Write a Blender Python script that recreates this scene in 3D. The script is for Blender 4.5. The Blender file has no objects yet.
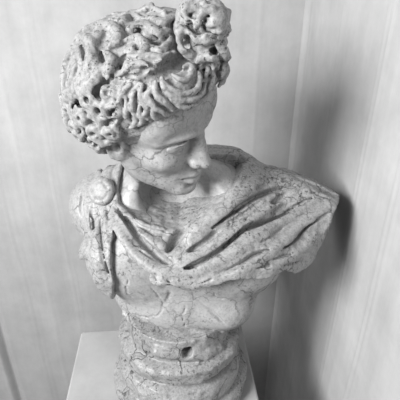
import bpy, math, random
import numpy as np
from mathutils import Vector, Matrix

C = bpy.context.scene.collection
SC = bpy.context.scene

# ------------------------------------------------------------------ camera, world, light, exposure
CAMP = np.array([0.07, -0.53, 0.68])        # world: plinth top is z = 0 here, floor 1.05 m below
PITCH = math.radians(27.1)
F = 420.0
cam_d = bpy.data.cameras.new('camera'); cam = bpy.data.objects.new('camera', cam_d); C.objects.link(cam)
cam_d.sensor_width = 36.0; cam_d.lens = 36.0 * F / 400.0; cam_d.clip_start = 0.02
cam.location = CAMP; cam.rotation_euler = (math.radians(90) - PITCH, 0, 0)
SC.camera = cam

w = bpy.data.worlds.new('world'); SC.world = w; w.use_nodes = True
_nt = w.node_tree; _bg = _nt.nodes['Background']; _bg.inputs[1].default_value = 0.36
_tc = _nt.nodes.new('ShaderNodeTexCoord'); _sx = _nt.nodes.new('ShaderNodeSeparateXYZ'); _rp = _nt.nodes.new('ShaderNodeValToRGB')
_nt.links.new(_tc.outputs['Generated'], _sx.inputs[0]); _mr = _nt.nodes.new('ShaderNodeMapRange'); _mr.inputs[1].default_value = -1.0
_nt.links.new(_sx.outputs['Z'], _mr.inputs[0]); _nt.links.new(_mr.outputs[0], _rp.inputs[0]); _nt.links.new(_rp.outputs[0], _bg.inputs[0])
_el = _rp.color_ramp.elements                        # a bright ceiling and upper room over a dim floor
_el[0].position = 0.42; _el[0].color = (.03, .03, .03, 1); _el[1].position = 0.85; _el[1].color = (.62, .62, .62, 1)

def area_light(name, loc, target, size, size_y, power):
    d = bpy.data.lights.new(name, 'AREA'); d.shape = 'RECTANGLE'; d.size = size; d.size_y = size_y; d.energy = power
    o = bpy.data.objects.new(name, d); C.objects.link(o); o.location = loc
    o.rotation_euler = (Vector(target) - Vector(loc)).to_track_quat('-Z', 'Y').to_euler()
    return o
area_light('window_daylight', (-0.97, -0.88, 1.02), (0.40, -0.30, 0.15), 0.6, 0.6, 60.0)

SC.view_settings.view_transform = 'Standard'; SC.view_settings.look = 'None'
SC.view_settings.exposure = 0.0; SC.view_settings.gamma = 1.0; SC.view_settings.use_curve_mapping = False

# ------------------------------------------------------------------ tags
def tag(o, label=None, cat=None, group=None, kind=None):
    for k, v in (('label', label), ('category', cat), ('group', group), ('kind', kind)):
        if v: o[k] = v
    return o

# ------------------------------------------------------------------ materials
def new_mat(name, rough=0.5, spec=0.4):
    m = bpy.data.materials.new(name); m.use_nodes = True
    nt = m.node_tree; b = nt.nodes['Principled BSDF']
    b.inputs['Roughness'].default_value = rough
    b.inputs['Specular IOR Level'].default_value = spec
    return m, nt, b

def N(nt, kind, **kw):
    n = nt.nodes.new(kind)
    for k, v in kw.items():
        if k in n.inputs: n.inputs[k].default_value = v
        else: setattr(n, k, v)
    return n

def ramp(nt, src, stops):
    r = nt.nodes.new('ShaderNodeValToRGB'); nt.links.new(src, r.inputs[0])
    el = r.color_ramp.elements
    while len(el) < len(stops): el.new(0.5)
    for e, (p, c) in zip(el, stops):
        e.position = p; e.color = (c, c, c, 1)
    return r.outputs[0]

def mix(nt, kind, fac, a, b):
    n = nt.nodes.new('ShaderNodeMix'); n.data_type = 'RGBA'; n.blend_type = kind
    for s, v in ((0, fac), (6, a), (7, b)):
        if isinstance(v, (int, float)): n.inputs[s].default_value = v if s == 0 else (v, v, v, 1)
        else: nt.links.new(v, n.inputs[s])
    return n.outputs[2]

def marble(name, base=0.50, vein=1.0, dirt=1.0, rough=0.42):
    m, nt, b = new_mat(name, rough, 0.35)
    L = nt.links.new
    tc = N(nt, 'ShaderNodeTexCoord')
    # warped coordinates
    wn = N(nt, 'ShaderNodeTexNoise', Scale=14.0, Detail=4.0); L(tc.outputs['Object'], wn.inputs['Vector'])
    wa = N(nt, 'ShaderNodeVectorMath', operation='MULTIPLY_ADD'); L(wn.outputs['Color'], wa.inputs[0])
    wa.inputs[1].default_value = (0.07,) * 3; L(tc.outputs['Object'], wa.inputs[2])
    wn2 = N(nt, 'ShaderNodeTexNoise', Scale=90.0, Detail=3.0); L(tc.outputs['Object'], wn2.inputs['Vector'])
    wb = N(nt, 'ShaderNodeVectorMath', operation='MULTIPLY_ADD'); L(wn2.outputs['Color'], wb.inputs[0])
    wb.inputs[1].default_value = (0.012,) * 3; L(wa.outputs[0], wb.inputs[2])
    # broad tone
    n1 = N(nt, 'ShaderNodeTexNoise', Scale=9.0, Detail=5.0, Roughness=0.6); L(tc.outputs['Object'], n1.inputs['Vector'])
    col = ramp(nt, n1.outputs['Fac'], [(0.3, base * 0.86), (0.7, base * 1.12)])
    n2 = N(nt, 'ShaderNodeTexNoise', Scale=120.0, Detail=4.0, Roughness=0.7); L(tc.outputs['Object'], n2.inputs['Vector'])
    sp = ramp(nt, n2.outputs['Fac'], [(0.30, 0.62), (0.48, 1.0), (0.70, 1.08)])
    col = mix(nt, 'MULTIPLY', min(1, 0.75 * dirt), col, sp)
    n4 = N(nt, 'ShaderNodeTexNoise', Scale=300.0, Detail=3.0, Roughness=0.7); L(tc.outputs['Object'], n4.inputs['Vector'])
    col = mix(nt, 'MULTIPLY', min(1, 0.7 * dirt), col, ramp(nt, n4.outputs['Fac'], [(0.34, 0.68), (0.52, 1.0), (0.68, 1.16)]))
    # crackle veins, two scales, each broken up by a mask
    def veins(scale, width, mscale, lo, hi, dark, seedoff):
        nonlocal col
        of = N(nt, 'ShaderNodeVectorMath', operation='ADD'); L(wb.outputs[0], of.inputs[0]); of.inputs[1].default_value = (seedoff,) * 3
        v = N(nt, 'ShaderNodeTexVoronoi', feature='DISTANCE_TO_EDGE', Scale=scale); L(of.outputs[0], v.inputs['Vector'])
        line = ramp(nt, v.outputs['Distance'], [(0.0, dark), (width * 0.45, dark + (1 - dark) * .45), (width, 1.0)])
        mn = N(nt, 'ShaderNodeTexNoise', Scale=mscale, Detail=3.0); L(of.outputs[0], mn.inputs['Vector'])
        mk = ramp(nt, mn.outputs['Fac'], [(lo, 0.0), (hi, 1.0)])
        s = nt.nodes.new('ShaderNodeMath'); s.operation = 'MULTIPLY'; L(mk, s.inputs[0]); s.inputs[1].default_value = vein
        col = mix(nt, 'MULTIPLY', s.outputs[0], col, line)
        return line, s.outputs[0]
    veins(15.0, 0.026, 12.0, 0.49, 0.58, 0.10, 3.1)
    veins(40.0, 0.050, 16.0, 0.51, 0.60, 0.25, 7.7)
    # clusters of small dark pits
    n3 = N(nt, 'ShaderNodeTexNoise', Scale=210.0, Detail=2.0, Roughness=0.6); L(tc.outputs['Object'], n3.inputs['Vector'])
    pit = ramp(nt, n3.outputs['Fac'], [(0.35, 0.22), (0.43, 1.0)])
    mn = N(nt, 'ShaderNodeTexNoise', Scale=17.0, Detail=3.0); L(wb.outputs[0], mn.inputs['Vector'])
    col = mix(nt, 'MULTIPLY', ramp(nt, mn.outputs['Fac'], [(0.48 - .05 * dirt, 0.0), (0.62, min(1, 0.9 * dirt))]), col, pit)
    L(col, b.inputs['Base Color'])
    bp = N(nt, 'ShaderNodeBump', Strength=0.35, Distance=0.0015)
    nb = N(nt, 'ShaderNodeTexNoise', Scale=130.0, Detail=5.0, Roughness=0.65); L(tc.outputs['Object'], nb.inputs['Vector'])
    hmix = mix(nt, 'MULTIPLY', 0.6, nb.outputs['Fac'], col)
    L(hmix, bp.inputs['Height']); L(bp.outputs[0], b.inputs['Normal'])
    return m

M_FIG = marble('marble_skin', 0.32, 0.65, 0.7)
M_HAIR = marble('marble_hair', 0.265, 0.4, 1.3, 0.6)
M_CLOAK = marble('marble_cloak', 0.285, 0.9, 1.1, 0.5)
M_SOCLE = marble('marble_socle', 0.265, 1.0, 1.1)

def plaster(name, base, streak):
    m, nt, b = new_mat(name, 0.75, 0.25)
    L = nt.links.new
    tc = N(nt, 'ShaderNodeTexCoord')
    mp = N(nt, 'ShaderNodeMapping'); L(tc.outputs['Object'], mp.inputs[0]); mp.inputs['Scale'].default_value = (9, 9, 0.7)
    n1 = N(nt, 'ShaderNodeTexNoise', Scale=1.6, Detail=6.0, Roughness=0.62); L(mp.outputs[0], n1.inputs['Vector'])
    col = ramp(nt, n1.outputs['Fac'], [(0.3, base * (1 - streak)), (0.7, base * (1 + streak * .6))])
    n2 = N(nt, 'ShaderNodeTexNoise', Scale=11.0, Detail=6.0, Roughness=0.7); L(tc.outputs['Object'], n2.inputs['Vector'])
    col = mix(nt, 'MULTIPLY', 0.7, col, ramp(nt, n2.outputs['Fac'], [(0.3, 0.84), (0.65, 1.05)]))
    n3 = N(nt, 'ShaderNodeTexNoise', Scale=3.2, Detail=7.0, Roughness=0.65); L(tc.outputs['Object'], n3.inputs['Vector'])
    col = mix(nt, 'MULTIPLY', 0.8, col, ramp(nt, n3.outputs['Fac'], [(0.34, 0.84), (0.60, 1.04)]))
    L(col, b.inputs['Base Color'])
    bp = N(nt, 'ShaderNodeBump', Strength=0.25, Distance=0.004); L(n1.outputs['Fac'], bp.inputs['Height']); L(bp.outputs[0], b.inputs['Normal'])
    return m
M_WALL = plaster('wall_plaster', 0.445, 0.09)
M_FLOOR = plaster('floor_concrete', 0.35, 0.05)
M_PLINTH = plaster('plinth_paint', 0.35, 0.04)

# ------------------------------------------------------------------ room shell
def mesh_obj(name, verts, faces, mat, parent=None, smooth=False):
    me = bpy.data.meshes.new(name); me.from_pydata(verts, [], faces); me.update()
    if smooth:
        for p in me.polygons: p.use_smooth = True
    me.materials.append(mat)
    o = bpy.data.objects.new(name, me); C.objects.link(o)
    if parent: o.parent = parent
    return o

YAW = 0.085                                   # the room and plinth are turned slightly from the view
ax = np.array([math.cos(YAW), math.sin(YAW)])     # along the back wall, to the right
ay = np.array([-math.sin(YAW), math.cos(YAW)])    # into the back wall
CORNER = np.array([0.311, 0.50])
FLOOR = -1.05; CEIL = 1.75

def wall(name, p0, d, nrm, length, ridges, mat, thick=0.08):
    """panelled wall: profile along its length (thin raised seams, shallow waves), extruded in height, with real thickness"""
    n = int(length / 0.004)
    s = np.linspace(0, length, n)
    rng = np.random.RandomState(int(length * 100) % 97)
    prof = np.zeros(n)
    for (c, wd, h) in ridges: prof += h * np.exp(-((s - c) / wd) ** 2)
    zs = np.linspace(FLOOR, CEIL, 40)
    V = []; Fc = []
    for z in zs:
        wob = 0.003 * math.sin(z * 5.0) + 0.002 * math.sin(z * 13.0)
        pr = np.interp(s - wob, s, prof)
        for i in range(n):
            q = p0 + d * s[i] + nrm * pr[i]
            V.append((q[0], q[1], z))
    nz = len(zs)
    for j in range(nz - 1):
        for i in range(n - 1):
            a = j * n + i; Fc.append((a, a + 1, a + n + 1, a + n))
    k = len(V)
    for z in (FLOOR, CEIL):
        for q in (p0 - nrm * thick, p0 + d * length - nrm * thick): V.append((q[0], q[1], z))
    Fc.append((k, k + 2, k + 3, k + 1))
    Fc.append((0, (nz - 1) * n, k + 2, k)); Fc.append((n - 1, k + 1, k + 3, nz * n - 1))
    Fc.append(tuple([k] + [k + 1] + list(range(n - 1, -1, -1)))); Fc.append(tuple(list(range((nz - 1) * n, nz * n)) + [k + 3, k + 2]))
    return tag(mesh_obj(name, V, Fc, mat, smooth=True), kind='structure')
# back wall runs from the corner to the left
BACK_R = [(0.105, .0015, .0012), (0.21, .002, .0008), (0.42, .0015, .001), (0.604, .002, .0012), (0.616, .003, .0012), (0.69, .004, .001), (0.735, .002, .0012), (0.750, .003, .0010), (0.853, .008, -.012), (0.875, .006, .006), (1.2, .002, .002)]
wall('wall_back', CORNER, -ax, -ay, 2.1, BACK_R, M_WALL)
RIGHT_R = [(0.0, .012, .008), (0.03, .003, .002), (0.20, .0015, .001), (0.367, .002, .0026), (0.380, .003, .0022), (0.415, .002, .001), (0.48, .002, .0022), (0.495, .003, .0014), (0.8, .002, .003)]
wall('wall_right', CORNER, -ay, -ax, 2.0, RIGHT_R, M_WALL)
P = [CORNER, CORNER - ax * 2.1, CORNER - ax * 2.1 - ay * 2.0, CORNER - ay * 2.0]
tag(mesh_obj('floor', [(p[0], p[1], FLOOR) for p in P] + [(p[0], p[1], FLOOR - .05) for p in P],
    [(0, 1, 2, 3), (7, 6, 5, 4), (0, 4, 5, 1), (1, 5, 6, 2), (2, 6, 7, 3), (3, 7, 4, 0)], M_FLOOR), kind='structure')

# ------------------------------------------------------------------ plinth
def plinth():
    hw = 0.1775
    c = np.array([0.0, 0.0])
    def ring(r, z, cut):
        out = []
        for sx, sy in ((1, 1), (-1, 1), (-1, -1), (1, -1)):
            for t in ((0, cut), (cut, 0)) if sx * sy > 0 else ((cut, 0), (0, cut)):
                q = c + ax * sx * (r - t[0]) + ay * sy * (r - t[1]); out.append((q[0], q[1], z))
        return out
    prof = [(hw, FLOOR), (hw, -0.0035), (hw - .0012, -0.001), (hw - .0035, 0.0)]
    V = []; Fc = []
    for r, z in prof: V += ring(r, z, 0.004)
    for j in range(len(prof) - 1):
        for i in range(8): Fc.append((j * 8 + i, j * 8 + (i + 1) % 8, (j + 1) * 8 + (i + 1) % 8, (j + 1) * 8 + i))
    Fc.append(tuple(range(24, 32))); Fc.append(tuple(range(7, -1, -1)))
    return mesh_obj('plinth', V, Fc, M_PLINTH)
tag(plinth(), 'tall square pale painted plinth under the marble bust', 'plinth')

# ------------------------------------------------------------------ sculpting: distance fields turned into meshes
def camray(u, v):
    x = (u - 200) / F; y = (200 - v) / F; cp, sp = math.cos(PITCH), math.sin(PITCH)
    d = np.array([x, cp + y * sp, -sp + y * cp])
    return d
def at(u, v, Y):
    """point in the place seen at photo position (u, v) and lying at depth coordinate Y"""
    d = camray(u, v); t = (Y - CAMP[1]) / d[1]
    return CAMP + d * t

def smin(a, b, k):
    h = np.clip(0.5 + 0.5 * (b - a) / k, 0, 1)
    return b * (1 - h) + a * h - k * h * (1 - h)

def rotm(yaw=0, pitch=0, roll=0):
    return np.array(Matrix.Rotation(yaw, 3, 'Z') @ Matrix.Rotation(pitch, 3, 'X') @ Matrix.Rotation(roll, 3, 'Y'))

def catmull(pts, n=8):
    P = np.array(pts, float)
    if len(P) < 3: 
        t = np.linspace(0, 1, n + 1)[:, None]; return P[0] * (1 - t) + P[-1] * t
    Q = np.vstack([2 * P[0] - P[1], P, 2 * P[-1] - P[-2]]); out = []
    for i in range(1, len(Q) - 2):
        for t in np.arange(n) / n:
            a, b, c, d = Q[i - 1], Q[i], Q[i + 1], Q[i + 2]
            out.append(0.5 * ((2 * b) + (c - a) * t + (2 * a - 5 * b + 4 * c - d) * t * t + (3 * b - a - 3 * c + d) * t ** 3))
    out.append(Q[-2]); return np.array(out)

def lerp_list(vals, n):
    vals = np.atleast_1d(np.array(vals, float))
    if len(vals) == 1: return np.full(n, vals[0])
    return np.interp(np.linspace(0, 1, n), np.linspace(0, 1, len(vals)), vals)

class Vol:
    def __init__(s, lo, hi, h):
        s.lo = np.array(lo, float); s.h = h
        s.n = np.ceil((np.array(hi) - s.lo) / h).astype(int) + 1
        s.D = np.full(s.n, 0.06, np.float32)
    def copy(s):
        c = Vol.__new__(Vol); c.lo = s.lo; c.h = s.h; c.n = s.n; c.D = s.D.copy(); return c
    def box(s, lo, hi):
        a = np.clip(np.floor((np.array(lo) - s.lo) / s.h).astype(int), 0, s.n - 1)
        b = np.clip(np.ceil((np.array(hi) - s.lo) / s.h).astype(int) + 1, 1, s.n)
        b = np.maximum(b, a + 1)
        sl = tuple(slice(a[i], b[i]) for i in range(3))
        g = np.ix_(*[(s.lo[i] + s.h * np.arange(a[i], b[i])).astype(np.float32) for i in range(3)])
        return sl, g, a
    def ell(s, c, r, R=None, k=0.01, sub=False, m=0.03):
        c = np.array(c, float); r = np.array(r, float)
        if R is None: R = np.eye(3)
        elif R is HR: r = r * HS
        ext = np.sqrt(((R * r) ** 2).sum(1)) + m + k
        sl, g, _ = s.box(c - ext, c + ext)
        q = [sum(R[j, i] * (g[j] - c[j]) for j in range(3)) for i in range(3)]
        k0 = np.sqrt(sum((q[i] / r[i]) ** 2 for i in range(3))) + 1e-6
        k1 = np.sqrt(sum((q[i] / r[i] ** 2) ** 2 for i in range(3))) + 1e-6
        d = k0 * (k0 - 1) / k1
        if sub: s.D[sl] = -smin(-s.D[sl], d, k)
        else: s.D[sl] = smin(s.D[sl], d, k)
    def field(s, pts, rad, m):
        """distance to a tapered tube through pts (sparse box evaluation)"""
        pts = np.array(pts, float); rad = lerp_list(rad, len(pts)); R = rad.max() + m
        sl, g, a0 = s.box(pts.min(0) - R, pts.max(0) + R)
        out = np.full([x.stop - x.start for x in sl], 0.06, np.float32)
        for i in range(len(pts) - 1):
            A, B = pts[i], pts[i + 1]; rr = max(rad[i], rad[i + 1]) + m
            sl2, g2, a = s.box(np.minimum(A, B) - rr, np.maximum(A, B) + rr)
            ls = tuple(slice(sl2[j].start - sl[j].start, sl2[j].stop - sl[j].start) for j in range(3))
            ba = B - A; L2 = ba @ ba + 1e-12
            p = [g2[j] - A[j] for j in range(3)]
            t = np.clip((p[0] * ba[0] + p[1] * ba[1] + p[2] * ba[2]) / L2, 0, 1)
            d = np.sqrt(sum((p[j] - t * ba[j]) ** 2 for j in range(3))) - (rad[i] + (rad[i + 1] - rad[i]) * t)
            out[ls] = np.minimum(out[ls], d)
        return sl, out
    def tube(s, pts, rad, k=0.006, sub=False, n=0):
        if n: pts = catmull(pts, n)
        sl, d = s.field(pts, rad, 0.012 + k)
        if sub: s.D[sl] = -smin(-s.D[sl], d, k)
        else: s.D[sl] = smin(s.D[sl], d, k)
    def ridge(s, pts, w, h, n=6, sharp=False, taper=True):
        """raise (h > 0) or cut (h < 0) the surface along a curve; w = half width"""
        pts = catmull(pts, n) if n else np.array(pts)
        m = max(np.atleast_1d(w)) * (2.6 if not sharp else 1.6)
        wv = lerp_list(w, len(pts)); hv = lerp_list(h, len(pts))
        if taper: 
            t = np.linspace(0, 1, len(pts)); hv = hv * np.clip(np.minimum(t, 1 - t) * 6, 0.15, 1)
        R = m
        sl, g, a0 = s.box(pts.min(0) - R, pts.max(0) + R)
        out = np.zeros([x.stop - x.start for x in sl], np.float32)
        sg = 1 if hv.sum() > 0 else -1
        for i in range(len(pts) - 1):
            A, B = pts[i], pts[i + 1]
            sl2, g2, a = s.box(np.minimum(A, B) - m, np.maximum(A, B) + m)
            ls = tuple(slice(sl2[j].start - sl[j].start, sl2[j].stop - sl[j].start) for j in range(3))
            ba = B - A; L2 = ba @ ba + 1e-12
            p = [g2[j] - A[j] for j in range(3)]
            t = np.clip((p[0] * ba[0] + p[1] * ba[1] + p[2] * ba[2]) / L2, 0, 1)
            ww = wv[i] + (wv[i + 1] - wv[i]) * t; hh = abs(hv[i]) + (abs(hv[i + 1]) - abs(hv[i])) * t
            q = np.sqrt(sum((p[j] - t * ba[j]) ** 2 for j in range(3))) / ww
            f = hh * (np.clip(1 - q, 0, 1) ** 1.3 if sharp else np.exp(-q * q))
            out[ls] = np.maximum(out[ls], f)
        s.D[sl] -= sg * out
    def noise(s, scale, amp, seed):
        """smooth lattice noise added to the field"""
        rng = np.random.RandomState(seed)
        idx = [s.h * np.arange(s.n[i]) / scale for i in range(3)]
        G = rng.rand(*[int(x[-1]) + 3 for x in idx]).astype(np.float32) * 2 - 1
        X = G
        for axis in range(3):
            i0 = idx[axis].astype(int); f = (idx[axis] - i0).astype(np.float32); f = f * f * (3 - 2 * f)
            sh = [1, 1, 1]; sh[axis] = -1; f = f.reshape(sh)
            X = np.take(X, i0, axis) * (1 - f) + np.take(X, i0 + 1, axis) * f
        s.D += amp * X
    def sample(s, P):
        q = (np.asarray(P, float) - s.lo) / s.h
        q = np.clip(q, 0, s.n - 1.001); i = q.astype(int); f = q - i; r = 0
        for dx in (0, 1):
            for dy in (0, 1):
                for dz in (0, 1):
                    wt = (f[..., 0] if dx else 1 - f[..., 0]) * (f[..., 1] if dy else 1 - f[..., 1]) * (f[..., 2] if dz else 1 - f[..., 2])
                    r = r + wt * s.D[i[..., 0] + dx, i[..., 1] + dy, i[..., 2] + dz]
        return r
    def grad(s, P, e=0.003):
        P = np.asarray(P, float)
        g = np.stack([s.sample(P + d) - s.sample(P - d) for d in np.eye(3) * e], -1)
        return g / (np.linalg.norm(g, axis=-1, keepdims=True) + 1e-9)
    def hit(s, u, v, lift=0.0):
        """surface point of this field seen at (u, v); nearest approach when the ray misses"""
        d = camray(u, v); d = d / np.linalg.norm(d); t = np.arange(0.3, 1.4, s.h * 0.7)
        P = CAMP + t[:, None] * d; ok = np.all((P > s.lo) & (P < s.lo + s.h * (s.n - 1)), axis=1)
        P = P[ok]; D = s.sample(P)
        neg = np.where(D < 0)[0]
        p = P[neg[0]] if len(neg) else P[np.argmin(D)]
        if not len(neg): p = p - s.grad(p) * D.min()
        if lift: p = p + s.grad(p) * lift
        return p
    def hits(s, px, lift=0.0): return np.array([s.hit(u, v, lift) for u, v in px])
    def mesh(s, name, mat, parent):
        D = s.D.copy()
        for a in range(3):
            sl = [slice(None)] * 3
            for e in (0, -1): sl[a] = e; D[tuple(sl)] = 0.05
        I = D < 0; n = s.n
        c = [I[dx:n[0] - 1 + dx, dy:n[1] - 1 + dy, dz:n[2] - 1 + dz] for dx in (0, 1) for dy in (0, 1) for dz in (0, 1)]
        al = c[0].copy(); an = c[0].copy()
        for q in c[1:]: al &= q; an |= q
        act = an & ~al; idx = np.argwhere(act); m = len(idx)
        vid = np.full(act.shape, -1, np.int32); vid[tuple(idx.T)] = np.arange(m)
        acc = np.zeros((m, 3)); cnt = np.zeros(m)
        offs = [(dx, dy, dz) for dx in (0, 1) for dy in (0, 1) for dz in (0, 1)]
        val = {o: D[idx[:, 0] + o[0], idx[:, 1] + o[1], idx[:, 2] + o[2]] for o in offs}
        for o in offs:
            for a in range(3):
                if o[a]: continue
                p = list(o); p[a] = 1; p = tuple(p); x, y = val[o], val[p]; cr = (x < 0) != (y < 0)
                t = np.where(cr, x / np.where(cr, x - y, 1), 0)
                pos = np.tile(np.array(o, float), (m, 1)); pos[:, a] += t
                acc += pos * cr[:, None]; cnt += cr
        V = s.lo + s.h * (idx + acc / cnt[:, None])
        Q = []
        for a in range(3):
            b, cc = (a + 1) % 3, (a + 2) % 3
            sl0 = [slice(1, -1)] * 3; sl0[a] = slice(0, -1); sl1 = list(sl0); sl1[a] = slice(1, None)
            A0 = I[tuple(sl0)]; A1 = I[tuple(sl1)]; E = np.argwhere(A0 != A1); st = np.array([1, 1, 1]); st[a] = 0; E = E + st
            inside = I[tuple(E.T)]
            q = []
            for db, dc in ((-1, -1), (0, -1), (0, 0), (-1, 0)):
                g = E.copy(); g[:, b] += db; g[:, cc] += dc; q.append(vid[tuple(g.T)])
            q = np.stack(q, 1); q[~inside] = q[~inside][:, ::-1]; Q.append(q)
        Q = np.vstack(Q).astype(np.int32)
        Q = Q[(Q >= 0).all(1)]
        # keep the largest pieces only, drop crumbs
        par = np.arange(m)
        lab = par.copy()
        for _ in range(400):
            mn = lab[Q].min(1); new = lab.copy()
            for j in range(4): np.minimum.at(new, Q[:, j], mn)
            new = new[new]
            if (new == lab).all(): break
            lab = new
        u, inv, ct = np.unique(lab, return_inverse=True, return_counts=True)
        keep = ct[inv] > max(400, 0.0)
        Q = Q[keep[Q].all(1)]; ren = np.cumsum(keep) - 1; V = V[keep]; Q = ren[Q]
        me = bpy.data.meshes.new(name)
        me.vertices.add(len(V)); me.vertices.foreach_set('co', V.astype(np.float32).ravel())
        me.loops.add(Q.size); me.loops.foreach_set('vertex_index', Q.astype(np.int32).ravel())
        me.polygons.add(len(Q)); me.polygons.foreach_set('loop_start', np.arange(0, Q.size, 4, dtype=np.int32))
        me.polygons.foreach_set('loop_total', np.full(len(Q), 4, np.int32))
        me.polygons.foreach_set('use_smooth', np.ones(len(Q), bool))
        me.update(calc_edges=True); me.validate()
        me.materials.append(mat)
        o = bpy.data.objects.new(name, me); C.objects.link(o); o.parent = parent
        print('MESH', name, len(V))
        return o

bust = bpy.data.objects.new('marble_bust', None); C.objects.link(bust)
tag(bust, 'weathered white marble bust of a curly haired youth in a draped cloak, on the plinth', 'bust')

# head frame: origin mid skull, axes A (its left), Fd (facing), U (crown)
HC = np.array([0.0, 0.0553, 0.522]); HS = 0.90
def head_frame(yaw, pitch, roll):
    f = np.array([math.sin(yaw) * math.cos(pitch), -math.cos(yaw) * math.cos(pitch), -math.sin(pitch)])
    up = np.array([0, 0, 1.0]); a = np.cross(f, up) * -1; a /= np.linalg.norm(a)     # its left side
    u = np.cross(a, f) * -1
    if u[2] < 0: u = -u
    a2 = a * math.cos(roll) + u * math.sin(roll); u2 = u * math.cos(roll) - a * math.sin(roll)
    return a2, f, u2
HA, HF, HU = head_frame(math.radians(60.0), math.radians(17.1), math.radians(13.3))
HR = np.stack([HA, HF, HU], 1)
def H(a, f, u): return HC + (HA * a + HF * f + HU * u) * HS

# ---------------------------------------------------------------- figure: torso, neck, head in one surface
def build_figure():
    s = Vol((-0.17, -0.08, 0.10), (0.34, 0.26, 0.66), 0.0017)
    s.ell((.045, .105, .27), (.155, .105, .16), k=.01)
    s.ell((.035, .075, .19), (.115, .088, .075), k=.03)
    s.ell((-.03, .035, .285), (.085, .055, .065), k=.03)         # right pectoral
    s.ell((.115, .04, .275), (.09, .058, .065), k=.03)           # left pectoral
    s.tube([(-.02, .12, .355), (-.098, .125, .332)], [.06, .050], k=.03)
    s.tube([(.09, .13, .345), (.18, .14, .310), (.26, .135, .285)], [.060, .055, .045], k=.03)
    s.ell((.045, .15, .36), (.10, .06, .05), k=.03)               # trapezius
    neck0 = np.array([.038, .135, .335]); neck1 = H(0, -.035, -.05)
    s.tube([neck0, (neck0 + neck1) / 2 + np.array([.0, -.006, 0]), neck1], [.060, .047, .044], k=.02)
    # neck muscles and throat
    s.tube([H(-.055, -.015, -.045), (.0, .065, .375), (.032, .058, .335)], [.012, .010, .008], k=.02, n=6)
    s.tube([H(.055, -.015, -.05), (.085, .085, .38), (.048, .058, .335)], [.012, .010, .008], k=.02, n=6)
    s.tube([(-.09, .10, .360), (.0, .068, .335), (.03, .055, .328)], [.012, .010, .010], k=.014, n=6)
    s.ell((.040, .048, .343), (.012, .014, .014), k=.014, sub=True)
    s.ell((.04, .03, .385), (.07, .055, .045), k=.03, sub=True)
    # torso cut, rounded lower lip
    s.ell(H(0, .062, -.148), (.055, .055, .038), HR, k=.016, sub=True)   # hollow under the chin
    # head
    def ht(pts, r, **k): s.tube([H(*p) for p in pts], np.array(r) * HS, **k)
    s.ell(H(0, -.018, .022), (.074, .092, .088), HR, k=.01)
    s.ell(H(0, .028, -.03), (.060, .054, .078), HR, k=.02)
    s.ell(H(0, .052, .030), (.058, .036, .042), HR, k=.02)       # forehead
    s.ell(H(.040, .058, .035), (.026, .026, .036), HR, k=.02)
    for q in (-1, 1): s.ell(H(q * .042, .040, .035), (.030, .034, .040), HR, k=.02)
    s.ell(H(0, .050, -.066), (.040, .038, .042), HR, k=.018)      # jaw
    s.ell(H(0, .083, -.106), (.020, .017, .016), HR, k=.012)     # chin
    for q in (-1, 1):
        ht([(q * .062, .004, -.040), (q * .050, .030, -.078), (q * .018, .074, -.106)], [.015, .014, .012], k=.014, n=5)
        s.ell(H(q * .038, .056, -.038), (.024, .024, .020), HR, k=.016)  # cheek
        s.ell(H(q * .032, .092, -.008), (.020, .018, .0140), HR, k=.008, sub=True)  # socket
    for q in (-1, 1):
        s.ell(H(q * .0315, .0690, -.0080), (.0175, .0145, .0135), HR, k=.002)   # eyeball
        ht([(q * .006, .089, .010), (q * .024, .0895, .0135), (q * .043, .078, .011), (q * .056, .057, .001)], [.0060, .0052, .0050, .004], k=.007, n=5)   # brow
        ht([(q * .0150, .079, -.0100), (q * .023, .0850, -.0010), (q * .034, .0850, .0010), (q * .049, .071, -.0075)], [.0020, .0030, .0030, .002], k=.002, n=6)   # lids
        ht([(q * .0150, .078, -.0110), (q * .025, .0815, -.0180), (q * .036, .0795, -.0185), (q * .049, .071, -.0095)], [.0018, .0024, .0024, .0018], k=.002, n=6)
        ht([(q * .0130, .084, -.0040), (q * .026, .0880, .0052), (q * .046, .077, .001)], [.0014, .0018, .0012], k=.002, n=6, sub=True)
    # nose: straight from the brow
    ht([(0, .086, .014), (0, .0935, -.004), (0, .1015, -.022), (0, .108, -.036), (0, .1105, -.042)], [.0090, .0082, .0082, .0090, .0098], k=.007, n=5)
    ht([(0, .088, -.006), (0, .092, -.042)], [.009, .013], k=.008)
    for q in (-1, 1):
        s.ell(H(q * .0105, .098, -.0450), (.0076, .0100, .0076), HR, k=.004)
        s.ell(H(q * .0058, .103, -.0520), (.0028, .0045, .0035), HR, k=.002, sub=True)
    # mouth
    s.ell(H(0, .076, -.074), (.026, .019, .020), HR, k=.012)
    ht([(-.023, .080, -.0755), (-.010, .0970, -.0695), (0, .0990, -.0710), (.010, .0970, -.0695), (.023, .080, -.0755)], [.0025, .0045, .0042, .0045, .0025], k=.003, n=5)
    ht([(-.019, .081, -.0820), (-.008, .0960, -.0855), (.008, .0960, -.0855), (.019, .081, -.0820)], [.003, .0055, .0055, .003], k=.003, n=5)
    ht([(-.026, .080, -.0780), (-.010, .1010, -.0775), (0, .1025, -.0785), (.010, .1010, -.0775), (.026, .080, -.0780)], [.0022, .0030, .0030, .0030, .0022], k=.0015, n=5, sub=True)
    ht([(0, .0965, -.056), (0, .0975, -.064)], [.0026, .0030], k=.003, sub=True)
    s.ell(H(0, .094, -.0965), (.014, .007, .005), HR, k=.007, sub=True)
    # ears
    for q in (-1, 1):
        s.ell(H(q * .076, -.004, -.024), (.009, .018, .030), HR, k=.006)
        s.tube([H(q * .078, .006, -.010), H(q * .083, .0, .008), H(q * .085, -.014, .004), H(q * .084, -.020, -.015), H(q * .080, -.008, -.044)], [.0035, .0042, .0042, .0038, .0055], k=.003, n=5)
        s.ell(H(q * .082, .002, -.022), (.006, .006, .009), HR, k=.003, sub=True)
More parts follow.
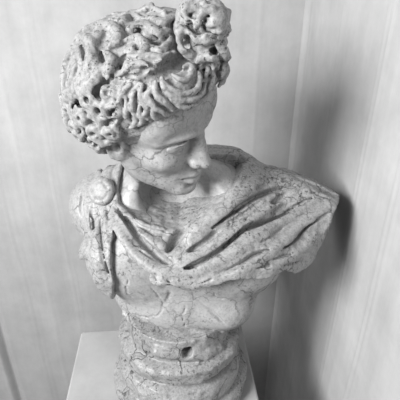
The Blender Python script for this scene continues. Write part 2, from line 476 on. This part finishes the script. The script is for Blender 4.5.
    # chest cracks
    s.noise(0.035, 0.0011, 5); s.noise(0.010, 0.0006, 6)
    return s

fig = build_figure()

# ---------------------------------------------------------------- cloak: a thick layer over the torso, cut to its outline, then folded
def poly_sdf(px, pz, poly):
    P = np.array(poly); d = np.full(px.shape, 1e9); inside = np.zeros(px.shape, bool)
    for i in range(len(P)):
        a, b = P[i], P[(i + 1) % len(P)]; e = b - a
        t = np.clip(((px - a[0]) * e[0] + (pz - a[1]) * e[1]) / (e @ e + 1e-12), 0, 1)
        d = np.minimum(d, np.hypot(px - a[0] - t * e[0], pz - a[1] - t * e[1]))
        c = ((a[1] > pz) != (b[1] > pz)) & (px < (b[0] - a[0]) * (pz - a[1]) / (b[1] - a[1] + 1e-12) + a[0])
        inside ^= c
    return np.where(inside, -d, d)

def build_cloak():
    s = Vol((-0.17, -0.08, 0.10), (0.37, 0.27, 0.46), 0.0016)
    # start from the torso without the head
    s.ell((.045, .105, .27), (.155, .105, .16), k=.01)
    s.ell((-.03, .035, .285), (.085, .055, .065), k=.03)
    s.ell((.115, .04, .275), (.09, .058, .065), k=.03)
    s.tube([(-.02, .12, .355), (-.098, .125, .332)], [.06, .050], k=.03)
    s.tube([(.09, .13, .345), (.19, .14, .318), (.31, .135, .290)], [.066, .068, .068], k=.03)
    s.ell((.045, .15, .36), (.10, .06, .05), k=.03)
    s.ell((.10, .145, .385), (.055, .045, .035), k=.03)          # gathered cloth behind the neck
    s.tube([(.02, -.015, .29), (.12, -.0, .285), (.22, .06, .29)], [.02, .03, .03], k=.04)
    s.D -= 0.011
    front = s.hits([(122, 156), (119, 176), (117, 194), (119, 206), (126, 214), (142, 224), (163, 231), (178, 231), (200, 221), (220, 204), (236, 186), (243, 168)])
    left_arm = [at(262, 150, .16), at(300, 176, .14), at(341, 197, .13), at(311, 266, .08)]
    hem = s.hits([(285, 272), (262, 281), (240, 278), (215, 287), (185, 291), (160, 285), (140, 274), (124, 256), (115, 236)])
    drape = s.hits([(110, 250), (114, 285), (112, 306), (100, 300), (88, 262)])
    side = [at(70, 240, .1), at(60, 200, .12), at(80, 155, .14)]
    poly = [(p[0], p[2]) for p in list(front) + left_arm + list(hem) + list(drape) + side]
    xs = s.lo[0] + s.h * np.arange(s.n[0]); zs = s.lo[2] + s.h * np.arange(s.n[2]); ys = s.lo[1] + s.h * np.arange(s.n[1])
    PX, PZ = np.meshgrid(xs, zs, indexing='ij')
    R2 = poly_sdf(PX, PZ, poly).astype(np.float32)[:, None, :]
    back = np.maximum(np.maximum(0.125 - ys[None, :, None], zs[None, None, :] - 0.43), 0.19 - zs[None, None, :]).astype(np.float32)
    e0, e1, e2 = at(341, 197, .10), at(311, 266, .05), at(332, 196, .20)     # broken end of the arm: one plane
    nn = np.cross(e1 - e0, e2 - e0); nn /= np.linalg.norm(nn); nn = nn if nn[0] > 0 else -nn
    endcut = ((xs[:, None, None] - e0[0]) * nn[0] + (ys[None, :, None] - e0[1]) * nn[1] + (zs[None, None, :] - e0[2]) * nn[2]).astype(np.float32)
    t0, t1, t2 = at(243, 143, .15), at(341, 196, .13), at(300, 171, .24)        # worn slope from the neck down to the arm
    mm = np.cross(t1 - t0, t2 - t0); mm /= np.linalg.norm(mm); mm = mm if mm[2] > 0 else -mm
    slope = ((xs[:, None, None] - t0[0]) * mm[0] + (ys[None, :, None] - t0[1]) * mm[1] + (zs[None, None, :] - t0[2]) * mm[2]).astype(np.float32)
    reg = np.minimum(R2, back); reg = np.maximum(np.maximum(reg, endcut), slope)
    s.D = -smin(-s.D, -reg, 0.006)
    base = s.copy()
    def rg(px, w, h, sharp=False, **k):
        f, g = (1.5, .75) if h < 0 else (1.45, .8)
        s.ridge(base.hits(px), np.atleast_1d(w) * g, h * f, sharp=sharp, **k)
        if h < -.0045: s.ridge(base.hits(px, -.006), np.atleast_1d(w) * g * .9, h * f * .9, sharp=sharp, **k)
        if h < -.010: s.ridge(base.hits(px, -.011), np.atleast_1d(w) * g * .8, h * f * .8, sharp=sharp, **k)
        if h > .006: s.ridge(base.hits(px, .004), np.atleast_1d(w) * g * .7, h * .35, sharp=sharp, **k)
    # collar roll
    s.tube(catmull(base.hits([(114, 203), (126, 214), (142, 224), (163, 230)]), 6), [.003, .0042, .0042, .003], k=.003)
    rg([(118, 210), (132, 222), (148, 230), (166, 234)], .0035, -.004)
    # broad ridges
    rg([(116, 208), (132, 228), (152, 243), (168, 250)], .010, .007)
    rg([(113, 212), (124, 240), (143, 262), (168, 273), (195, 268)], .009, .008)
    rg([(110, 222), (116, 245), (132, 266), (155, 281), (190, 285), (215, 279)], .008, .006)
    rg([(168, 266), (200, 253), (228, 236), (262, 212), (292, 192)], .010, .008)
    rg([(186, 240), (212, 222), (240, 196), (262, 178)], .011, .006)
    rg([(175, 279), (212, 264), (240, 248), (275, 226), (318, 201)], .010, .009)
    rg([(225, 276), (255, 262), (285, 242), (302, 224), (330, 206)], .012, .007)
    rg([(262, 270), (290, 258), (318, 235)], .010, .005)
    # valleys
    rg([(113, 204), (128, 223), (143, 241), (163, 259), (172, 262)], [.004, .0065, .007, .006, .004], -.013)
    rg([(111, 218), (120, 243), (134, 264), (150, 278), (158, 279)], [.003, .005, .006, .006, .003], -.011)
    rg([(185, 226), (176, 240), (166, 252)], [.006, .008, .005], -.012)
    rg([(296, 184), (270, 191), (250, 201), (225, 218), (198, 237)], [.004, .005, .005, .004, .003], -.012)
    rg([(217, 233), (203, 243), (188, 253)], .007, -.008)
    rg([(312, 198), (275, 220), (246, 228), (212, 256), (182, 271), (152, 277)], [.003, .0045, .005, .005, .005, .003], -.012)
    rg([(292, 190), (262, 211), (238, 226)], .007, -.007)
    rg([(334, 211), (313, 221), (303, 230), (292, 241), (278, 249), (257, 254), (238, 266), (215, 275)], [.003, .0045, .004, .005, .004, .004, .005, .003], -.010)
    rg([(232, 272), (256, 267), (285, 264), (308, 262)], .0035, -.005)
    rg([(155, 272), (180, 268), (205, 257)], .003, -.003)
    rg([(160, 262), (140, 252), (150, 258)], .003, -.003)
    rg([(178, 285), (200, 283), (214, 278)], .003, -.004)
    rg([(98, 214), (100, 240), (104, 262), (109, 280)], .0035, -.008)
    rg([(88, 205), (90, 235), (96, 262), (104, 288)], .005, .005)
    rg([(84, 190), (82, 215), (90, 250)], .005, -.004)
    rg([(93, 200), (93, 225), (99, 255)], .004, -.004)
    rg([(104, 205), (106, 230), (110, 255)], .004, .004)
    rg([(300, 206), (280, 216), (262, 230)], .004, .004)
    rg([(312, 198), (292, 208), (270, 221), (244, 229), (226, 243)], .0032, -.007)
    rg([(333, 203), (310, 212), (290, 226), (268, 240), (240, 252), (214, 268)], .0045, .004)
    rg([(306, 252), (285, 256), (262, 262)], .003, -.0046)
    rg([(216, 226), (200, 240), (180, 254), (160, 262)], .004, .0035)
    rg([(286, 226), (270, 238), (250, 248), (236, 258)], .0035, -.006)
    rg([(262, 200), (246, 212), (230, 222), (214, 228)], .0030, -.005)
    rg([(268, 184), (252, 190), (236, 200), (214, 214)], .0030, -.005)
    rg([(246, 176), (232, 190), (216, 203), (200, 216)], .0035, .004)
    rg([(128, 214), (142, 228), (156, 236)], .003, -.0044)
    rg([(120, 230), (132, 248), (146, 262)], .0028, -.0042)
    rg([(310, 190), (322, 196), (334, 200)], .003, -.005)
    # straps rising over the shoulder from the brooch
    for x0, x1 in ((101, 97), (108, 107), (114, 120)): rg([(x0, 182), (x1, 168), (x1 - 1, 156)], .0045, .0035)
    for x0, x1 in ((104, 102), (111, 113)): rg([(x0, 182), (x1, 168), (x1 - 1, 156)], .003, -.0044)
    # back of the cloak: long vertical folds
    for x in np.linspace(-.09, .22, 9):
        s.ridge([(x, .24, .38), (x + .01, .25, .30), (x - .005, .24, .21)], .012, .008)
    s.noise(0.02, 0.0016, 15); s.noise(0.009, 0.0010, 16); s.noise(0.005, 0.0005, 17)
    return s
clk = build_cloak()

# thin wet gap: what the cloak covers is taken a little below the surface of the figure, with chest creases added first
def crease(px, w, h): fig.ridge(fig.hits(px), w, h, sharp=False)
fig.ell(at(226, 303, .035), (.046, .050, .036), k=.03)
crease([(190, 292), (208, 308), (228, 326)], .003, -.006)
fig.tube(catmull(fig.hits([(116, 322), (138, 334), (172, 343), (205, 347), (224, 342)]), 6), [.004, .008, .0085, .008, .003], k=.008)
crease([(112, 310), (140, 323), (172, 332), (205, 337), (225, 333)], .006, -.008)
crease([(165, 305), (170, 292), (160, 287)], .003, -.003)
for px in ([(149, 287), (162, 301), (160, 314), (149, 317), (136, 317)], [(204, 282), (212, 288), (217, 298), (227, 298)], [(115, 304), (123, 308), (126, 316)],
           [(120, 268), (128, 280), (126, 292), (136, 300)], [(136, 330), (142, 336), (150, 334)], [(186, 305), (182, 318), (190, 330)], [(205, 205), (201, 214), (203, 222)], [(150, 190), (153, 205), (150, 216)]):
    q = fig.hits(px); j = np.random.RandomState(len(px) + int(px[0][0])); q = catmull(q, 4); q = q + j.randn(*q.shape) * .0012
    fig.ridge(q, .0022, -.0042, n=0, sharp=True)
# cut of the torso at its foot
figure = fig.mesh('figure', M_FIG, bust)
cloak = clk.mesh('cloak', M_CLOAK, bust)

# ---------------------------------------------------------------- brooch
def build_brooch():
    p = clk.hit(105, 191); n = np.array([-.28, -.86, .42]); n /= np.linalg.norm(n)
    s = Vol(p - .04, p + .04, 0.0012)
    a = np.cross(n, [0, 0, 1]); a /= np.linalg.norm(a); b = np.cross(a, n)
    R = np.stack([a, b, n], 1)
    s.ell(p + n * .011, (.0225, .0225, .0105), R, k=.0005); s.ell(p + n * .002, (.0205, .0205, .012), R, k=.001)
    ring = [p + n * .013 + (a * math.cos(t) + b * math.sin(t)) * .0175 for t in np.linspace(0, 2 * math.pi, 33)]
    s.tube(ring, .0022, k=.006)
    s.tube([p + n * .0205 + (a * math.cos(t) + b * math.sin(t)) * .0150 for t in np.linspace(0, 2 * math.pi, 33)], .0010, k=.003, sub=True)
    s.noise(.006, .0008, 3)
    return s.mesh('brooch', M_CLOAK, bust)
brooch = build_brooch()

# ---------------------------------------------------------------- socle
def build_socle():
    cx, cy = .032, .05
    s = Vol((-.13, -.11, -.004), (.20, .22, .20), 0.0019)
    xs, ys, zs = [s.lo[i] + s.h * np.arange(s.n[i]) for i in range(3)]
    r = np.hypot(xs[:, None] - cx, ys[None, :] - cy)[:, :, None]
    prof = [(-.01, .122), (.0, .126), (.022, .127), (.030, .120), (.034, .109), (.045, .113), (.062, .112), (.074, .105), (.080, .092), (.086, .089), (.092, .096), (.097, .108), (.122, .111), (.128, .106), (.133, .092), (.16, .09), (.25, .09)]
    pz = [a for a, b in prof]; pr = [b for a, b in prof]
    s.D = ((r - np.interp(zs, pz, pr)[None, None, :]) * .75).astype(np.float32)
    s.D = np.maximum(s.D, (0.0 - zs)[None, None, :].astype(np.float32)); s.D = np.maximum(s.D, (zs - .175)[None, None, :].astype(np.float32))
    h = s.hit(187, 353)
    # tablet with its drilled hole
    n = np.array([(h[0] - cx), (h[1] - cy), 0]); n /= np.linalg.norm(n)
    s.tube([s.hit(158, 350), s.hit(172, 354), s.hit(205, 354), s.hit(218, 348)], .010, k=.006)
    h = s.hit(187, 353)
    s.tube([h + n * .02, h - n * .035], .0085, k=.002, sub=True)
    s.noise(.02, .0022, 31); s.noise(.008, .0009, 32)
    s.D = np.maximum(s.D, (0.0012 - zs)[None, None, :].astype(np.float32))
    return s.mesh('socle', M_SOCLE, bust)
socle = build_socle()

# ---------------------------------------------------------------- hair
def build_hair():
    s = Vol(HC - .17, HC + .175, 0.0015)
    s.ell(H(0, -.026, .040), (.097, .106, .084), HR, k=.01)
    s.ell(H(-.056, -.045, .000), (.044, .055, .058), HR, k=.03)
    s.ell(H(.056, -.045, .000), (.044, .055, .058), HR, k=.03)
    s.ell(H(0, .045, .080), (.072, .052, .038), HR, k=.03)
    c = at(168, 26, HC[1] + .01); s.ell(c, (.034, .036, .022), k=.02)
    c = at(202, 62, HC[1] - .015); s.ell(c, (.026, .034, .026), k=.02)
    base = s.copy()
    face_cut = lambda v, k=.008: (v.ell(H(0, .105, -.020), (.080, .100, .101), HR, k=k, sub=True), v.ell(H(0, .06, -.10), (.10, .085, .085), HR, k=k, sub=True))
    face_cut(s)
    s.noise(.018, .0025, 41); s.noise(.009, .0010, 44)
    rng = np.random.RandomState(11)
    placed = []
    def curl(p, n, R, r, ph, cc, turns=1.25, pit=True):
        a = np.cross(n, [0.3, .2, 1]); a /= np.linalg.norm(a); b = np.cross(n, a)
        t = np.linspace(0, 1, 14); ang = ph + cc * t * turns * 2 * math.pi; rad = R * (1 - .62 * t)
        pts = p + n * (.002 + .005 * t[:, None]) + rad[:, None] * (np.cos(ang)[:, None] * a + np.sin(ang)[:, None] * b)
        s.tube(pts, [r * .6, r, r * .9, r * .5], k=.0022)
        if pit: s.tube([p + n * .012, p - n * .006], [R * .26, R * .16], k=.002, sub=True)
    # scattered comma locks and small curls over the whole head
    g = (1 + 5 ** .5) / 2; M = 230
    def comma(p, n, L, r, ph, bend, lift=.002, k=.002):
        a = np.cross(n, [0.3, .2, 1]); a /= np.linalg.norm(a); b = np.cross(n, a); pts = []
        q = p.copy(); ang = ph
        for i in range(11):
            gq = base.grad(q); pts.append(q - gq * float(base.sample(q)) + gq * lift)
            dv = math.cos(ang) * a + math.sin(ang) * b; dv -= gq * (dv @ gq); dv /= np.linalg.norm(dv) + 1e-9
            q = pts[-1] + dv * L / 10; ang += bend / 10 * (1 if i < 7 else -1.2)
        s.tube(np.array(pts), [r * .6, r, r, r * .8, r * .45], k=k)
    for i in range(M):
        z = 1 - 2 * (i + .5) / M; th = 2 * math.pi * i / g
        dl = np.array([math.sqrt(1 - z * z) * math.cos(th), math.sqrt(1 - z * z) * math.sin(th), z]) + rng.randn(3) * .05
        dr = HR @ dl; dr /= np.linalg.norm(dr)
        o = H(0, -.03, .02); tt = np.linspace(.02, .15, 90); Pq = o + tt[:, None] * dr; D = base.sample(Pq)
        k = np.where(D > 0)[0]
        if not len(k): continue
        p = Pq[k[0]]; q = HR.T @ (p - HC) / HS
        if q[2] < -.055 or (q[1] > .035 and q[2] < .075) or (abs(q[0]) > .05 and q[1] > -.002 and q[2] < .02): continue
        n = base.grad(p)
        d_ = (p - CAMP); cp, sp = math.cos(PITCH), math.sin(PITCH); dep = d_[1] * cp - d_[2] * sp
        u_, v_ = 200 + F * d_[0] / dep, 200 - F * (d_[1] * sp + d_[2] * cp) / dep
        if n @ (CAMP - p) > .05 and (u_ > 112 and v_ > 78 or u_ > 60 and v_ < 92): continue   # modelled by hand below
        worn = q[2] > .06
        if i % 4 == 0 and not (80 > v_ and q[0] < 0 and n @ (CAMP - p) > 0): curl(p, n, rng.uniform(.009, .014), rng.uniform(.004, .0055), rng.rand() * 6.3, rng.choice([-1, 1]), 1.1, rng.rand() < .5)
        else: comma(p, n, rng.uniform(.03, .05), rng.uniform(.007, .0105) if worn else rng.uniform(.0042, .006), rng.rand() * 6.3, rng.choice([-1, 1]) * rng.uniform(1.5, 4), -.003 if worn else .001, .004 if worn else .002)
    def lock(px, r, lift=.003, k=.0022, groove=False):
        pts = catmull(base.hits(px, lift), 6); s.tube(pts, r, k=k)
    def cut(px, r, depth=0., k=.003): s.tube(catmull(base.hits(px, -depth), 6) if len(px) > 1 else np.array([base.hit(*px[0], .014), base.hit(*px[0], -.012)]), r, k=k, sub=True)
    r4 = [.0026, .0037, .0040, .0036, .0022]
    # wavy fringe over the brow
    for px in ([(141, 84), (136, 91), (133, 100), (134, 109), (137, 116), (134, 123), (130, 126)],
               [(143, 85), (142, 95), (145, 102), (148, 107), (145, 113), (148, 117)],
               [(152, 83), (151, 90), (147.5, 95), (151, 101), (156, 106), (163, 110), (166, 113)],
               [(156, 82), (156, 90), (158, 95), (164, 100), (169, 104), (172, 108)],
               [(132, 85), (125, 91), (121, 100), (122, 109), (120, 116), (115, 124)],
               [(127, 97), (128, 107), (127, 115), (131, 121)],
               [(162, 80), (164, 88), (170, 95), (178, 100)],
               [(141, 104), (141, 112), (143, 119), (139, 123)],
               [(154, 107), (154, 113), (158, 117)]):
        lock(px, r4, .0035, .0012)
    # swirls over the far side of the brow
    for px in ([(172, 76), (181, 81), (188, 79), (191, 72), (188, 67), (183, 69)],
               [(165, 84), (175, 91), (186, 93), (195, 89), (198, 80), (197, 74)],
               [(168, 91), (177, 98), (189, 99), (200, 92), (203, 84)],
               [(171, 99), (182, 105), (193, 103), (203, 96), (208, 88)],
               [(206, 88), (211, 80), (209, 71), (212, 63)],
               [(216, 86), (221, 78), (224, 69), (221, 60)],
               [(198, 70), (203, 66), (206, 72), (203, 78)]):
        lock(px, r4, .0035, .0012)
    # curls before and behind the ear
    for u, v, R in ((101, 109, .0125), (84, 116, .011), (70, 124, .011), (112, 130, .010), (96, 131, .011), (82, 134, .010), (116, 108, .009), (106, 142, .008), (92, 100, .010), (110, 93, .009)):
        p = base.hit(u, v); curl(p, base.grad(p), R, .0052, rng.rand() * 6.3, rng.choice([-1, 1]), 1.3)
    # worn broad strands at the side and the crown
    for px, r, k in (([(104, 70), (95, 82), (82, 92), (62, 103)], .0085, .004), ([(78, 38), (90, 41), (93, 55), (88, 75), (72, 94), (64, 104)], .0075, .004), ([(67, 48), (64, 65), (65, 80), (63, 94)], .006, .004),
                  ([(74, 50), (77, 62), (73, 78), (69, 87)], .0036, .002), ([(95, 47), (104, 31), (115, 31), (119, 42), (110, 49)], .0075, .004),
                  ([(69, 44), (82, 34), (96, 22), (104, 13)], .006, .005), ([(104, 15), (118, 11), (135, 9), (150, 11), (165, 14)], .006, .005),
                  ([(106, 53), (112, 62), (108, 75), (112, 83)], .0058, .003), ([(125, 42), (138, 40), (146, 49), (139, 58), (129, 57)], .0055, .003),
                  ([(120, 76), (130, 67), (141, 65), (150, 67), (163, 62)], .0050, .002), ([(130, 31), (145, 28), (158, 36), (169, 33)], .007, .004),
                  ([(108, 23), (122, 23), (132, 19), (146, 21)], .006, .004), ([(150, 19), (162, 24), (172, 20)], .006, .004),
                  ([(150, 48), (160, 52), (168, 46), (172, 38)], .005, .003), ([(98, 58), (96, 70), (104, 76)], .0048, .003),
                  ([(84, 66), (82, 78), (76, 88)], .0036, .002), ([(142, 60), (151, 57), (160, 58), (170, 54)], .0045, .002),
                  ([(92, 98), (104, 92), (116, 92), (124, 84)], .0042, .002), ([(108, 98), (116, 104), (118, 114)], .0038, .002),
                  ([(132, 50), (134, 48), (134, 50)], .003, .002), ([(84, 104), (92, 112), (88, 120)], .0042, .002)):
        lock(px, [r * .6, r * 1.1, r * 1.1, r * .9, r * .5], r * .35, k * .7)
    # drilled valleys and holes
    cut([(142, 79), (156, 74), (170, 66), (186, 58), (198, 54)], [.005, .009, .012, .011, .007], .005)
    cut([(110, 79), (99, 91), (86, 101), (66, 112)], [.005, .008, .0075, .005], .001)
    cut([(170, 20), (176, 30), (176, 44), (182, 55)], [.004, .006, .006, .004], .002)
    cut([(128, 76), (138, 76), (148, 66), (158, 68)], [.003, .004, .004, .003], .001)
    cut([(120, 30), (136, 30), (150, 38), (166, 34)], [.002, .004, .004, .003], .0)
    cut([(80, 42), (84, 52), (83, 60)], [.003, .005, .003], -.003)
    for q_ in ([(118, 66), (121, 60), (126, 54)], [(80, 44), (83, 52), (83, 62)], [(148, 42), (156, 43), (162, 42)], [(100, 52), (103, 62), (102, 72)], [(114, 88), (120, 87)], [(134, 36), (142, 36)], [(120, 30), (126, 32), (132, 28)],
               [(100, 100), (101, 108), (104, 112)], [(110, 110), (113, 116)], [(92, 124), (94, 128)], [(170, 48), (174, 44)], [(88, 90), (80, 88)], [(70, 70), (71, 80)], [(76, 114), (82, 122)]):
        cut(q_, [.0026, .0042, .0030], .003, k=.002)
    for u, v, r in ((101, 109, .003), (119, 65, .0035), (112, 112, .003), (137, 49, .0025)):
        cut([(u, v)], r, k=.003)
    face_cut(s, .003)
    for q in (-1, 1): s.ell(H(q * .090, .006, -.040), (.030, .026, .032), HR, k=.003, sub=True)
    s.noise(.009, .0010, 42); s.noise(.0045, .0006, 43)
    return s, base
hr, hbase = build_hair()
hair = hr.mesh('hair', M_HAIR, bust)

def build_topknot():
    c = H(.0, .075, .125)
    c = at(204, 30, c[1])
    s = Vol(c - .07, c + .07, 0.0014)
    Y = c[1]
    s.ell(at(205, 44, Y + .015), (.026, .024, .026), k=.01)
    s.ell(at(213, 20, Y), (.020, .022, .020), k=.006)
    s.ell(at(194, 12, Y + .008), (.018, .020, .015), k=.006)
    s.ell(at(188, 30, Y + .010), (.016, .018, .022), k=.008)
    f = -.018
    def lk(px, r, dy=f): s.tube(catmull([at(u, v, Y + dy + w_) for u, v, w_ in px], 6), r, k=.0022)
    lk([(190, 20, .004), (182, 28, .004), (180, 40, .004), (186, 51, .006), (194, 55, .012)], [.004, .006, .0055, .004])
    lk([(207, 44, .004), (218, 46, .008), (225, 54, .016), (224, 66, .028), (221, 76, .035)], [.005, .006, .006, .005])
    lk([(196, 42, .0), (206, 39, .0), (218, 38, .006), (224, 34, .012)], [.004, .006, .006, .004])
    lk([(200, 32, 0), (208, 34, -.002), (218, 31, .002), (226, 24, .012), (224, 12, .014), (216, 6, .012)], [.004, .0055, .006, .0055, .004])
    lk([(198, 24, .0), (201, 14, -.002), (209, 9, .002), (218, 12, .004), (219, 20, .0), (213, 24, -.002)], [.004, .0055, .005, .005, .003])
    lk([(184, 14, .008), (188, 6, .012), (198, 4, .012), (206, 8, .008)], [.005, .007, .006, .004])
    lk([(190, 36, .002), (196, 30, -.002), (194, 22, .0), (188, 20, .004)], [.003, .005, .005, .004])
    lk([(200, 60, .012), (206, 56, .006), (213, 58, .008), (216, 66, .018)], [.004, .005, .005, .004])
    for u, v, r in ((205, 21, .0034), (187, 45, .0036), (213, 51, .003)):
        s.tube([at(u, v, Y - .035), at(u, v, Y + .004)], r, k=.003, sub=True)
    for px in ([(196, 34, 0), (204, 37, 0), (214, 35, 0), (222, 32, .01)], [(190, 14, .005), (198, 16, .0), (203, 26, 0)], [(214, 46, .002), (217, 56, .006), (216, 70, .014)], [(196, 50, .0), (204, 50, -.002), (210, 47, .0)]):
        s.tube(catmull([at(u, v, Y - .014 + w_) for u, v, w_ in px], 6), [.002, .0042, .0042, .002], k=.003, sub=True)
    for px in ([(183, 22, .004), (190, 27, .0), (190, 36, .002)], [(202, 6, .006), (208, 14, .0), (216, 16, .0), (222, 22, .006)], [(190, 60, .016), (196, 66, .014), (206, 64, .012)], [(219, 50, .008), (221, 62, .018), (217, 76, .028)]):
        s.tube(catmull([at(u, v, Y - .017 + w_) for u, v, w_ in px], 6), [.002, .0034, .0034, .002], k=.003, sub=True)
    lk([(184, 30, .006), (190, 33, .0), (196, 38, -.001), (203, 34, -.002)], [.003, .0042, .0042, .003])
    lk([(210, 26, -.003), (216, 24, -.002), (220, 30, .002), (213, 33, .0)], [.003, .004, .004, .003])
    s.noise(.010, .0026, 51); s.noise(.005, .0014, 52)
    return s
topknot = build_topknot().mesh('topknot', M_HAIR, hair)
